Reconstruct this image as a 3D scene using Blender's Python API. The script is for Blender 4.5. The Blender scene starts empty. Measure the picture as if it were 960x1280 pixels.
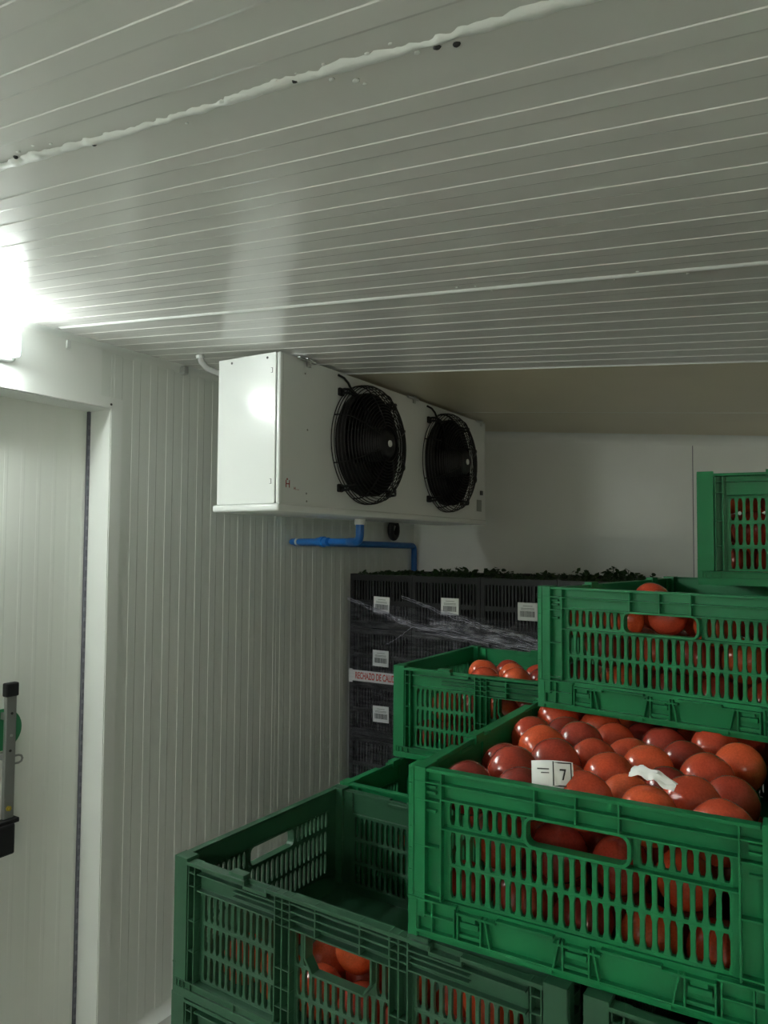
import bpy, bmesh, math, random
from mathutils import Vector, Matrix, noise
random.seed(7)
scene = bpy.context.scene
COL = scene.collection
PI = math.pi

# ------------------------------------------------------------------ camera
yaw, pit, rol = math.radians(31.28), math.radians(2.586), math.radians(0.4)
F = Vector((-math.sin(yaw)*math.cos(pit), math.cos(yaw)*math.cos(pit), math.sin(pit)))
R0 = Vector((math.cos(yaw), math.sin(yaw), 0)); U0 = R0.cross(F)
Rv = math.cos(rol)*R0 + math.sin(rol)*U0
Uv = -math.sin(rol)*R0 + math.cos(rol)*U0
cam_data = bpy.data.cameras.new('camera'); cam = bpy.data.objects.new('camera', cam_data); COL.objects.link(cam)
m = Matrix.Identity(4)
for i in range(3):
    m[i][0], m[i][1], m[i][2] = Rv[i], Uv[i], -F[i]
m[2][3] = 1.65
cam.matrix_world = m
cam_data.sensor_fit = 'VERTICAL'; cam_data.sensor_height = 36.0; cam_data.lens = 930/1280*36
cam_data.clip_start = 0.02
scene.camera = cam

# ------------------------------------------------------------------ world, exposure
world = bpy.data.worlds.new('world'); scene.world = world; world.use_nodes = True
world.node_tree.nodes['Background'].inputs[0].default_value = (0.75, 0.85, 0.8, 1)
world.node_tree.nodes['Background'].inputs[1].default_value = 0.02
LAMP_STRENGTH = 47.0
scene.cycles.max_bounces = 16
scene.cycles.diffuse_bounces = 12
scene.view_settings.view_transform = 'Standard'
scene.view_settings.look = 'None'
scene.view_settings.gamma = 1.0
scene.view_settings.use_curve_mapping = False
scene.view_settings.exposure = 0.12

# ------------------------------------------------------------------ materials
def srgb(r, g, b):
    f = lambda c: (c/255/12.92) if c/255 <= .04045 else ((c/255+.055)/1.055)**2.4
    return (f(r), f(g), f(b), 1)
def mat(name, col, rough=.5, bevel=0, metal=0, spec=.5, bump=0, bscale=40, vary=0, vscale=6, transl=0, coat=0):
    M = bpy.data.materials.new(name); M.use_nodes = True
    nt = M.node_tree; b = nt.nodes['Principled BSDF']; N = nt.nodes.new; L = nt.links.new
    b.inputs['Base Color'].default_value = col
    b.inputs['Roughness'].default_value = rough; b.inputs['Metallic'].default_value = metal
    b.inputs['Specular IOR Level'].default_value = spec
    if coat: b.inputs['Coat Weight'].default_value = coat; b.inputs['Coat Roughness'].default_value = .12
    tc = N('ShaderNodeTexCoord')
    if vary:
        n = N('ShaderNodeTexNoise'); n.inputs['Scale'].default_value = vscale; n.inputs['Detail'].default_value = 5
        L(tc.outputs['Object'], n.inputs['Vector'])
        mr = N('ShaderNodeMapRange'); mr.inputs[1].default_value = .3; mr.inputs[2].default_value = .7
        mr.inputs[3].default_value = 1-vary; mr.inputs[4].default_value = 1+vary
        L(n.outputs[0], mr.inputs[0])
        mx = N('ShaderNodeMix'); mx.data_type = 'RGBA'; mx.blend_type = 'MULTIPLY'; mx.inputs[0].default_value = 1
        mx.inputs[6].default_value = col; L(mr.outputs[0], mx.inputs[7]); L(mx.outputs[2], b.inputs['Base Color'])
    if bump:
        n = N('ShaderNodeTexNoise'); n.inputs['Scale'].default_value = bscale; n.inputs['Detail'].default_value = 4
        L(tc.outputs['Object'], n.inputs['Vector'])
        bp = N('ShaderNodeBump'); bp.inputs['Strength'].default_value = bump; bp.inputs['Distance'].default_value = .004
        L(n.outputs[0], bp.inputs['Height']); L(bp.outputs[0], b.inputs['Normal'])
    if bevel:
        bv = N('ShaderNodeBevel'); bv.samples = 3; bv.inputs[0].default_value = bevel; L(bv.outputs[0], b.inputs['Normal'])
    if transl:
        t = N('ShaderNodeBsdfTranslucent'); t.inputs[0].default_value = col
        ms = N('ShaderNodeMixShader'); ms.inputs[0].default_value = transl
        L(b.outputs[0], ms.inputs[1]); L(t.outputs[0], ms.inputs[2]); L(ms.outputs[0], nt.nodes['Material Output'].inputs[0])
    return M
M = {}
M['wall'] = mat('white_panel_paint', (.74, .77, .73, 1), .36, vary=.03, vscale=2)
M['ceil'] = mat('ceiling_panel_paint', (.735, .73, .695, 1), .2, vary=.03, vscale=2, bump=.02, bscale=3)
M['ceil2'] = mat('smooth_beige_ceiling', (.66, .57, .40, 1), .3, vary=.05, vscale=2)
M['back'] = mat('back_wall_paint', (.76, .77, .73, 1), .3, vary=.04, vscale=2)
M['trim'] = mat('white_trim', (.78, .80, .77, 1), .35)
M['floor'] = mat('grey_floor_coating', (.42, .42, .40, 1), .4, vary=.1, vscale=5)
M['door'] = mat('door_panel_paint', (.76, .78, .73, 1), .4, vary=.03, vscale=2)
M['gasket'] = mat('grey_gasket', (.13, .13, .16, 1), .6)
M['gasket_light'] = mat('light_grey_gasket', (.20, .20, .23, 1), .6)
M['seal'] = mat('white_sealant', (.88, .90, .86, 1), .4, bump=.3, bscale=60)
M['unit'] = mat('white_enamel', (.78, .80, .78, 1), .13, bump=.004, bscale=12)
M['black'] = mat('black_plastic', (.005, .005, .006, 1), .55)
M['wire'] = mat('black_wire', (.007, .007, .007, 1), .5)
M['pit'] = mat('dark_interior', (.006, .006, .006, 1), .8)
M['steel'] = mat('brushed_steel', (.55, .56, .55, 1), .32, metal=1)
M['alu'] = mat('dull_aluminium', (.30, .31, .30, 1), .45, metal=.7)
M['brass'] = mat('yellow_brass', (.55, .42, .08, 1), .35, metal=.8)
M['screw'] = mat('dark_screw', (.06, .06, .06, 1), .4, metal=.6)
M['blue'] = mat('blue_pvc', srgb(28, 105, 185), .32)
M['whiteplastic'] = mat('white_plastic', (.7, .72, .7, 1), .4)
M['conduit'] = mat('grey_conduit', (.42, .43, .42, 1), .4)
M['red'] = mat('red_print', srgb(150, 40, 40), .5)
M['redtape'] = mat('red_tape_print', srgb(205, 70, 65), .5)
M['greyprint'] = mat('grey_print', (.09, .09, .09, 1), .5)
M['blackprint'] = mat('black_print', (.015, .015, .015, 1), .5)
M['paper'] = mat('white_paper', (.85, .86, .84, 1), .7)
M['tape'] = mat('white_tape', (.8, .8, .78, 1), .45)
M['plate'] = mat('grey_plate', (.25, .26, .24, 1), .5)
M['greendisc'] = mat('green_disc', (.03, .22, .09, 1), .45)
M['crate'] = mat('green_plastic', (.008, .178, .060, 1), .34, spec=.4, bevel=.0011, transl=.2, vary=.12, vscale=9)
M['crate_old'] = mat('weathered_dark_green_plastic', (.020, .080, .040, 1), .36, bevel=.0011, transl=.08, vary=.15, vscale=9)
M['blackcrate'] = mat('black_crate_plastic', (.005, .005, .006, 1), .5)
M['leaf'] = mat('dark_herb_leaf', (.018, .05, .012, 1), .5, vary=.4, vscale=30, transl=.15)
M['wood'] = mat('pallet_wood', (.28, .2, .12, 1), .75, vary=.25, vscale=12, bump=.2)

def tomato_mat():
    T = bpy.data.materials.new('tomato_skin'); T.use_nodes = True
    nt = T.node_tree; b = nt.nodes['Principled BSDF']; N = nt.nodes.new; L = nt.links.new
    oi = N('ShaderNodeObjectInfo'); cr = N('ShaderNodeValToRGB')
    cr.color_ramp.elements[0].color = (.20, .022, .016, 1); cr.color_ramp.elements[1].color = (.60, .10, .03, 1)
    e = cr.color_ramp.elements.new(.35); e.color = (.36, .042, .02, 1)
    e = cr.color_ramp.elements.new(.7); e.color = (.48, .062, .022, 1)
    L(oi.outputs['Random'], cr.inputs[0])
    tc = N('ShaderNodeTexCoord'); n = N('ShaderNodeTexNoise'); n.inputs['Scale'].default_value = 14
    L(tc.outputs['Object'], n.inputs['Vector'])
    mr = N('ShaderNodeMapRange'); mr.inputs[1].default_value = .3; mr.inputs[2].default_value = .7
    mr.inputs[3].default_value = .86; mr.inputs[4].default_value = 1.14; L(n.outputs[0], mr.inputs[0])
    mx = N('ShaderNodeMix'); mx.data_type = 'RGBA'; mx.blend_type = 'MULTIPLY'; mx.inputs[0].default_value = 1
    L(cr.outputs[0], mx.inputs[6]); L(mr.outputs[0], mx.inputs[7]); L(mx.outputs[2], b.inputs['Base Color'])
    b.inputs['Roughness'].default_value = .2
    b.inputs['Subsurface Weight'].default_value = 0.0
    return T
M['tomato'] = tomato_mat()

def film_mat(name='stretch_film', opac=.07, dif=.1):
    T = bpy.data.materials.new(name); T.use_nodes = True
    nt = T.node_tree; N = nt.nodes.new; L = nt.links.new
    for n in list(nt.nodes):
        if n.type == 'BSDF_PRINCIPLED': nt.nodes.remove(n)
    tr = N('ShaderNodeBsdfTransparent'); tr.inputs[0].default_value = (.9, .9, .93, 1)
    gl = N('ShaderNodeBsdfGlossy'); gl.inputs[0].default_value = (.85, .83, .95, 1); gl.inputs[1].default_value = .16
    df = N('ShaderNodeBsdfDiffuse'); df.inputs[0].default_value = (.6, .58, .66, 1)
    tc = N('ShaderNodeTexCoord'); mp = N('ShaderNodeMapping'); mp.inputs['Scale'].default_value = (4, 4, 26)
    mp.inputs['Rotation'].default_value = (0, .22, 0)
    n = N('ShaderNodeTexNoise'); n.inputs['Scale'].default_value = 3; n.inputs['Detail'].default_value = 7
    L(tc.outputs['Object'], mp.inputs[0]); L(mp.outputs[0], n.inputs['Vector'])
    bp = N('ShaderNodeBump'); bp.inputs['Strength'].default_value = .9; bp.inputs['Distance'].default_value = .02
    L(n.outputs[0], bp.inputs['Height']); L(bp.outputs[0], gl.inputs['Normal']); L(bp.outputs[0], df.inputs['Normal'])
    m1 = N('ShaderNodeMixShader'); m1.inputs[0].default_value = dif
    L(gl.outputs[0], m1.inputs[1]); L(df.outputs[0], m1.inputs[2])
    mr = N('ShaderNodeMapRange'); mr.inputs[1].default_value = .42; mr.inputs[2].default_value = .66; mr.inputs[3].default_value = opac*.3; mr.inputs[4].default_value = opac*1.8
    m2 = N('ShaderNodeMixShader'); L(n.outputs[0], mr.inputs[0]); L(mr.outputs[0], m2.inputs[0]); m2.inputs[0].default_value = opac
    L(tr.outputs[0], m2.inputs[1]); L(m1.outputs[0], m2.inputs[2]); L(m2.outputs[0], nt.nodes['Material Output'].inputs[0])
    return T
M['film'] = film_mat(); M['filmband'] = film_mat('gathered_stretch_film', .34, .35)
M['filmfold'] = mat('gathered_film', (.62, .60, .70, 1), .18, spec=.8, bump=.5, bscale=90)
def lamp_mat(name='lit_diffuser', col=(.93, 1, .97, 1)):
    T = bpy.data.materials.new(name); T.use_nodes = True
    b = T.node_tree.nodes['Principled BSDF']
    b.inputs['Base Color'].default_value = (.9, .9, .9, 1)
    b.inputs['Emission Color'].default_value = col; b.inputs['Emission Strength'].default_value = LAMP_STRENGTH
    return T
M['lamp'] = lamp_mat(); M['fill_warm'] = lamp_mat('warm_fill_diffuser', (1, .9, .78, 1))
def clear_mat():
    T = bpy.data.materials.new('clear_clip_plastic'); T.use_nodes = True
    b = T.node_tree.nodes['Principled BSDF']; b.inputs['Base Color'].default_value = (.8, .82, .85, 1)
    b.inputs['Roughness'].default_value = .15; b.inputs['Transmission Weight'].default_value = .6
    return T
M['clear'] = clear_mat()

# ------------------------------------------------------------------ mesh helpers
class MB:
    def __init__(s): s.v = []; s.f = []
    def add(s, vs, fs):
        o = len(s.v); s.v += [tuple(p) for p in vs]; s.f += [tuple(i+o for i in q) for q in fs]
    def box(s, x0, x1, y0, y1, z0, z1, fr=None):
        c = [(x, y, z) for z in (z0, z1) for y in (y0, y1) for x in (x0, x1)]
        if fr: c = [fr(*p) for p in c]
        s.add(c, [(0, 2, 3, 1), (4, 5, 7, 6), (0, 1, 5, 4), (2, 6, 7, 3), (0, 4, 6, 2), (1, 3, 7, 5)])
    def rbox(s, x0, x1, y0, y1, z0, z1, r, n=3):
        b = bmesh.new(); bmesh.ops.create_cube(b, size=1)
        for v in b.verts:
            v.co = Vector(((x0+x1)/2+v.co.x*(x1-x0), (y0+y1)/2+v.co.y*(y1-y0), (z0+z1)/2+v.co.z*(z1-z0)))
        bmesh.ops.bevel(b, geom=b.edges[:], offset=r, segments=n, profile=.5, affect='EDGES')
        b.verts.index_update()
        s.add([v.co[:] for v in b.verts], [[v.index for v in f.verts] for f in b.faces]); b.free()
    def tube(s, pts, r, n=10, cap=True):
        pts = [Vector(p) for p in pts]; rings = []
        up = None
        for i, p in enumerate(pts):
            a = pts[max(i-1, 0)]; b = pts[min(i+1, len(pts)-1)]; d = (b-a).normalized()
            if up is None:
                up = d.orthogonal().normalized()
            else:
                up = (up-d*up.dot(d)).normalized()
            w = d.cross(up); rr = r[i] if isinstance(r, (list, tuple)) else r
            rings.append([p+(up*math.cos(2*PI*k/n)+w*math.sin(2*PI*k/n))*rr for k in range(n)])
        vs = [q for g in rings for q in g]; fs = []
        for i in range(len(pts)-1):
            for k in range(n):
                a = i*n+k; b = i*n+(k+1) % n
                fs.append((a, b, b+n, a+n))
        if cap: fs += [tuple(range(n))[::-1], tuple((len(pts)-1)*n+k for k in range(n))]
        s.add(vs, fs)
    def ring(s, c, ax, R, r, n=32, k=6):
        c = Vector(c); ax = Vector(ax).normalized(); a = ax.orthogonal().normalized(); b = ax.cross(a)
        vs = []; fs = []
        for i in range(n):
            t = 2*PI*i/n; d = a*math.cos(t)+b*math.sin(t)
            for j in range(k):
                q = 2*PI*j/k
                vs.append(c+d*(R+r*math.cos(q))+ax*r*math.sin(q))
        for i in range(n):
            for j in range(k):
                fs.append((i*k+j, ((i+1) % n)*k+j, ((i+1) % n)*k+(j+1) % k, i*k+(j+1) % k))
        s.add(vs, fs)
    def cyl(s, c, ax, R, h, n=20):
        c = Vector(c); ax = Vector(ax).normalized(); s.tube([c, c+ax*h], R, n)
    def build(s, name, material, parent=None, smooth=False, fix=True):
        me = bpy.data.meshes.new(name); me.from_pydata(s.v, [], s.f)
        if fix:
            b = bmesh.new(); b.from_mesh(me); bmesh.ops.recalc_face_normals(b, faces=b.faces[:]); b.to_mesh(me); b.free()
        me.materials.append(M[material] if isinstance(material, str) else material)
        if smooth:
            for p in me.polygons: p.use_smooth = True
            if hasattr(me, 'set_sharp_from_angle'): me.set_sharp_from_angle(angle=math.radians(40))
        o = bpy.data.objects.new(name, me); COL.objects.link(o)
        if parent: o.parent = parent
        return o
def empty(name, loc=(0, 0, 0), rz=0):
    o = bpy.data.objects.new(name, None); COL.objects.link(o); o.location = loc; o.rotation_euler = (0, 0, rz)
    o.empty_display_size = .1
    return o
def tag(o, label, cat, group=None):
    o['label'] = label; o['category'] = cat
    if group: o['group'] = group
    return o
def struct(o, label=None):
    o['kind'] = 'structure'
    if label: o['label'] = label
    return o
def box_obj(name, material, parent, *a):
    b = MB(); b.box(*a); return b.build(name, material, parent)
def copy_tree(root):
    c = root.copy(); COL.objects.link(c)
    for ch in list(root.children):
        d = ch.copy(); COL.objects.link(d); d.parent = c
        for g in list(ch.children):
            e = g.copy(); COL.objects.link(e); e.parent = d
    return c
def text_mesh(name, body, size, material, parent, mtx, extrude=.0004, bold=0):
    cu = bpy.data.curves.new(name, 'FONT'); cu.body = body; cu.size = size; cu.extrude = extrude; cu.offset = bold
    cu.align_x = 'CENTER'; cu.align_y = 'CENTER'
    t = bpy.data.objects.new(name+'_tmp', cu); COL.objects.link(t)
    dg = bpy.context.evaluated_depsgraph_get()
    me = bpy.data.meshes.new_from_object(t.evaluated_get(dg)); me.name = name
    bpy.data.objects.remove(t); bpy.data.curves.remove(cu)
    me.transform(mtx); me.materials.clear(); me.materials.append(M[material])
    o = bpy.data.objects.new(name, me); COL.objects.link(o); o.parent = parent
    return o

# ------------------------------------------------------------------ the room
WX = -2.06; BY = 3.72; FYW = -1.6; RX = 1.5
SL = .0893
cz = lambda x: 2.31-SL*(x-WX)           # ceiling height at x
PER = .0757; DEP = .0010
def wave(a0, a1, first, per, low=.045):
    """profile points (a, height) of a shallow ribbed sheet: rises at 'first + k*per', falls 'low' later"""
    pts = [(a0, 0)]; e = .0014
    k = math.floor((a0-first)/per)
    while True:
        r = first+k*per; k += 1
        if r > a1: break
        if r > a0+.004 and r+e < a1-.004: pts += [(r, 0 if pts[-1][1] == 0 else DEP), (r+e, DEP)]
        d = r+per-low
        if d > a0+.004 and d+.004 < a1-.004 and pts[-1][1] > 0: pts += [(d, DEP), (d+.004, 0)]
    pts.append((a1, pts[-1][1]))
    return pts
def ribbed(mb, prof, b0, b1, mp, thick):
    """extrude a profile from b0 to b1; mp(a, b, h) -> point; closed with a back face"""
    n = len(prof); vs = []
    for b in (b0, b1): vs += [mp(a, b, h) for a, h in prof]
    for b in (b0, b1): vs += [mp(prof[0][0], b, -thick), mp(prof[-1][0], b, -thick)]
    fs = [(i, i+1, n+i+1, n+i) for i in range(n-1)]
    A0, A1, B0, B1 = 2*n, 2*n+1, 2*n+2, 2*n+3
    fs += [(A0, A1, B1, B0), (0, n, B0, A0), (n-1, A1, B1, 2*n-1)]
    fs += [tuple(range(n))[::-1]+(A0, A1), tuple(range(n, 2*n))+(B1, B0)]
    mb.add(vs, fs)

# floor
b = MB(); b.box(-2.6, RX+.2, FYW-.2, BY+.2, -.08, 0); struct(b.build('floor', 'floor'), 'grey coated cold room floor')
# ceiling: separate panels, ribbed in front and smooth at the back
ceil = struct(empty('ceiling', (0, 0, 2.2)), 'sloping ceiling of ribbed insulated panels')
def cmap(a, bb, h): return (bb, a, cz(bb)-h-2.2)
seams = [-1.62, -.113, .644, 1.396, 2.162]
for y0, y1 in zip(seams[:-1], seams[1:]):
    mb = MB(); ribbed(mb, wave(y0+.0015, y1-.0015, y0+.0757*1.0-.0, PER), -2.3, RX+.1, cmap, .08)
    mb.build('ceiling_panel', 'ceil', ceil)
for y0, y1, dz in ((2.162, 3.03, 0), (3.03, BY+.1, .001)):
    mb = MB(); ribbed(mb, [(y0+.002, .000+dz), (y1-.002, .000+dz)], -2.3, RX+.1, cmap, .08)
    mb.build('ceiling_panel', 'ceil2', ceil)
b = MB(); b.add([(x, y, cz(x)-2.2+h) for h in (.079, .12) for y in (-1.75, BY+.15) for x in (-2.35, RX+.15)],
    [(0, 1, 3, 2), (4, 5, 7, 6), (0, 1, 5, 4), (2, 3, 7, 6), (0, 2, 6, 4), (1, 3, 7, 5)]); b.build('ceiling_backing', 'trim', ceil)
# beads of sealant along the joints, rough in front
def bead(y, w, h, amp, x0, x1, seed, step=.005):
    mb = MB(); n = int((x1-x0)/step); prev = None; vs = []; fs = []; K = 7
    for i in range(n+1):
        x = x0+(x1-x0)*i/n
        q = noise.noise(Vector((x*9, seed, 0))); q2 = noise.noise(Vector((x*34, seed+5, 0))); q3 = noise.noise(Vector((x*3, seed+9, 0)))
        q4 = noise.noise(Vector((x*90, seed+2, 0))); lo = w*max(.35, 1+amp*(.5*q+.45*max(q2, 0)+.3*q4)); hi = w*max(.35, 1+amp*(.4*q3+.25*q2)); hh = h*(1+amp*.3*q2)
        for k in range(K):
            t = k/(K-1); yy = y-lo+(lo+hi)*t; vs.append((x, yy, cz(x)-2.2-.0002-DEP*.2-hh*math.sin(PI*t)))
    for i in range(n):
        for k in range(K-1):
            a = i*K+k; fs.append((a, a+1, a+K+1, a+K))
    mb.add(vs, fs); return mb.build('sealant_bead', 'seal', ceil, smooth=True)
bead(.644, .0085, .0026, 2.2, -2.05, RX, 1.3)
bead(1.396, .0095, .0035, .3, -2.0, RX, 4.1)
bead(2.162, .004, .0025, .2, -2.05, RX, 8.2)
bead(3.03, .0022, .0012, .2, -2.05, RX, 12.2)
blob_me = None
def blob(x, y, r, material='seal', sz=.6, name='sealant_blob'):
    bm = bmesh.new(); bmesh.ops.create_icosphere(bm, subdivisions=2, radius=1)
    for v in bm.verts: v.co *= 1+.35*noise.noise(v.co*1.3+Vector((x*31, y*17, 0)))
    me = bpy.data.meshes.new(name); bm.to_mesh(me); bm.free(); me.materials.append(M[material])
    for p in me.polygons: p.use_smooth = True
    o = bpy.data.objects.new(name, me); COL.objects.link(o); o.parent = ceil
    o.location = (x, y, cz(x)-2.2-.001); o.scale = (r*1.3, r, r*sz)
for x, y, r in ((-.462, .629, .003), (-.446, .668, .005), (-.44, .677, .003), (-.408, .632, .0035), (-.378, .628, .003), (-.53, .632, .003), (-.5, .63, .0025), (-1.0, .622, .004),
                (-.96, .618, .003), (-.93, .625, .003), (-.70, .66, .003), (-.62, .64, .005), (-.47, .655, .004), (-.36, .652, .004),
                (-.66, 1.372, .004), (-.62, 1.375, .003), (-.35, 1.412, .003), (-.22, 1.414, .004), (-.6, 1.412, .003), (-.3, 1.38, .004)):
    blob(x, y, r*.7, 'seal', .35)
for x, y in ((-.317, .656), (-.337, .652), (-.869, .650), (-.51, .64), (-1.02, .63)):
    blob(x, y, .0032, 'screw', .8, 'ceiling_screw')

# left wall with the door opening: y up to 1.63, z up to 2.10
DY, DZ = 1.63, 2.10
wl = struct(empty('wall_left', (WX, 0, 0)), 'left wall of ribbed white insulated panels')
wmap = lambda a, bb, h: (h, a, bb)
for y0, y1, first in ((DY, 2.505, 1.719-.0765), (2.505, 3.262, 2.529), (3.262, BY, 3.299)):
    mb = MB(); ribbed(mb, wave(y0+.001, y1-.001, first, .0765), 0, 2.34, wmap, .10)
    mb.build('wall_panel', 'wall', wl)
box_obj('wall_panel', 'wall', wl, -.10, 0, FYW, DY, DZ, 2.36)
box_obj('wall_panel', 'wall', wl, -.10, 0, FYW, .45, 0, DZ)
box_obj('flashing_sheet', 'trim', wl, .0, .0035, FYW, 1.59, 2.134, 2.30)
box_obj('cable_tab', 'whiteplastic', wl, .0036, .010, 1.455, 1.468, 2.262, 2.288)
mb = MB(); mb.rbox(.001, .03, 1.925, 1.950, 2.275, 2.305, .006); mb.build('cable_cap', 'conduit', wl, smooth=True)
# back, right and front walls
wb = struct(empty('wall_back', (0, BY, 0)), 'smooth white back wall')
box_obj('wall_panel', 'back', wb, -2.2, -.5705, 0, .1, 0, 2.4)
box_obj('wall_panel', 'back', wb, -.5665, .6, 0, .1, 0, 2.3)
box_obj('wall_panel', 'back', wb, .604, RX+.1, 0, .1, 0, 2.2)
box_obj('joint_strip', 'gasket', wb, -.571, -.566, .004, .1, 0, 2.2)
wr = struct(empty('wall_right', (RX, 0, 0)), 'right wall')
box_obj('wall_panel', 'wall', wr, 0, .1, FYW-.1, BY+.1, 0, 2.2)
wf = struct(empty('wall_front', (0, FYW, 0)), 'wall behind the viewer')
box_obj('wall_panel', 'wall', wf, -2.3, RX+.1, -.1, 0, 0, 2.45)
# cove trims: left wall top, back wall top, left wall base
def cove(mb, mp, a0, a1, s, n=6):
    prof = [(0, 0)]+[(s*(1-math.sin(PI/2*i/n)), s*(1-math.cos(PI/2*i/n))) for i in range(n+1)]
    k = len(prof); vs = [mp(a, p, q) for a in (a0, a1) for p, q in prof]
    mb.add(vs, [(i, (i+1) % k, k+(i+1) % k, k+i) for i in range(k)]+[tuple(range(k))[::-1], tuple(range(k, 2*k))])
mb = MB(); cove(mb, lambda a, p, q: (WX+p, a, cz(WX+p)-q+.001), FYW, BY, .032); struct(mb.build('trim_1', 'wall', smooth=True), 'cove strip between left wall and ceiling')
mb = MB(); cove(mb, lambda a, p, q: (a, BY-p, cz(a)-q+.001), -2.03, RX, .05); struct(mb.build('trim_2', 'back', smooth=True), 'cove strip between back wall and ceiling')
mb = MB(); cove(mb, lambda a, p, q: (WX+p, a, q), 1.68, BY, .035); struct(mb.build('baseboard_left', 'trim', smooth=True), 'small white cove along the foot of the left wall')
mb = MB(); cove(mb, lambda a, p, q: (a, BY-p, q), -2.03, RX, .035); struct(mb.build('baseboard_back', 'trim', smooth=True), 'small white cove along the foot of the back wall')
# door frame: flange on the room side and the deep reveal
df = struct(empty('trim_3', (WX, DY, 0)), 'white door frame with deep reveal')
box_obj('jamb_flange', 'trim', df, .0, .006, 0, .044, 0, DZ+.036)
box_obj('head_flange', 'trim', df, .0036, .009, -2.2, .0, DZ, DZ+.036)
box_obj('jamb_reveal', 'trim', df, -.115, .0035, -.003, .0, 0, DZ)
box_obj('head_reveal', 'trim', df, -.115, .0035, -1.18, -.003, DZ-.003, DZ)
mb = MB(); mb.cyl((.008, -.005, DZ+.012), (1, 0, 0), .004, .003, 10); mb.build('frame_screw', 'screw', df)
# door leaf with its handle
LX = -2.165
dr = struct(empty('door_1', (LX, 1.0, 0)), 'closed white sliding door of the cold room')
mb = MB(); ribbed(mb, wave(-.6, DY-1.0-.012, -.55, .055), .01, 2.16, lambda a, bb, h: (h*.35, a, bb), .06)
mb.build('door_leaf', 'door', dr)
box_obj('gasket', 'gasket', dr, -.03, .009, DY-1.0-.0105, DY-1.0-.003, 0, DZ-.003)
mb = MB()
for k in range(60): mb.box(.0085, .0105, DY-1.0-.012, DY-1.0-.0045, .03+k*.034, .03+k*.034+.012)
mb.build('gasket_teeth', 'gasket_light', dr)
mb = MB(); mb.cyl((.002, .345, 1.087), (1, 0, 0), .062, .006, 40); mb.build('escape_disc', 'greendisc', dr, smooth=True)
lever = empty('release_lever'); lever.parent = dr
mb = MB(); mb.rbox(.03, .045, .333, .366, .83, 1.215, .003, 2); mb.build('bar', 'alu', lever)
mb = MB(); mb.rbox(.026, .049, .329, .370, 1.190, 1.231, .004, 2); mb.build('end_cap', 'black', lever)
mb = MB(); mb.rbox(.022, .062, .30, .362, .728, .818, .006, 2); mb.rbox(.026, .056, .30, .378, .815, .829, .003, 2); mb.build('hand_grip', 'black', lever)
mb = MB(); mb.box(.004, .03, .338, .352, 1.0, 1.02); mb.box(.004, .03, .338, .352, 1.12, 1.14); mb.build('standoff', 'alu', lever)
mb = MB(); mb.tube([(.03, .36, .985), (.032, .385, .984), (.033, .393, .988), (.033, .396, .996), (.032, .393, 1.004), (.03, .385, 1.007), (.028, .36, 1.007)], .0032, 8); mb.build('hook', 'alu', lever, smooth=True)
mb = MB(); mb.cyl((.045, .35, 1.075), (1, 0, 0), .004, .003, 10); mb.build('rivet', 'steel', lever)
mb = MB(); mb.cyl((.045, .35, 1.14), (1, 0, 0), .004, .002, 10); mb.cyl((.045, .348, 1.03), (1, 0, 0), .004, .002, 10); mb.build('bolt_holes', 'screw', lever)
mb = MB(); mb.cyl((.045, .347, .861), (1, 0, 0), .008, .006, 6); mb.cyl((.045, .347, .861), (1, 0, 0), .004, .011, 8); mb.build('brass_screw', 'brass', lever)

# ------------------------------------------------------------------ lamp over the door, two added fill lamps out of view
def batten(loc, rz, ln, material, label):
    lamp = tag(empty('batten_light', loc, rz), label, 'light', 'wall batten lights')
    h = ln/2
    mb = MB(); mb.rbox(0, .03, -h, h, -.048, .048, .012); mb.build('housing', 'whiteplastic', lamp, smooth=True)
    mb = MB(); mb.rbox(.031, .085, -h+.01, h-.025, -.037, .037, .02, 4); mb.build('diffuser', material, lamp, smooth=True)
    mb = MB(); mb.rbox(.02, .07, h-.023, h-.011, -.04, .04, .005); mb.build('end_cap', 'clear', lamp, smooth=True)
    for yy in (-h+.105, h-.07):
        for s in (-1, 1):
            mb = MB(); mb.tube([(.02, yy, s*.049), (.05, yy, s*.051), (.062, yy, s*.046), (.066, yy, s*.039)], .003, 6); mb.build('clip', 'clear', lamp)
batten((WX+.0036, .95, 2.222), 0, .65, 'lamp', 'glowing wall batten light above the cold room door')
batten((WX+.0036, -.85, 2.21), 0, 1.27, 'lamp', 'added long fill lamp further along the left wall, outside the picture')  # unseen lamp added to raise the fill light from the left
batten((1.12, FYW, 1.90), PI/2, .65, 'fill_warm', 'added warm fill lamp on the wall behind the viewer')  # added unseen warm lamp, brightens crate fronts and evaporator front

# ------------------------------------------------------------------ evaporator
UX0, UX1, UY0, UY1, UZ0, UZ1 = -1.70, -1.448, 1.767, 3.323, 1.755, 2.244
ev = tag(empty('evaporator', (-1.57, 2.545, UZ0)), 'white ceiling-hung evaporator unit with two black fans', 'evaporator')
ox, oy, oz = -1.57, 2.545, UZ0
def eb(*a):
    return (a[0]-ox, a[1]-ox, a[2]-oy, a[3]-oy, a[4]-oz, a[5]-oz)
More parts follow.
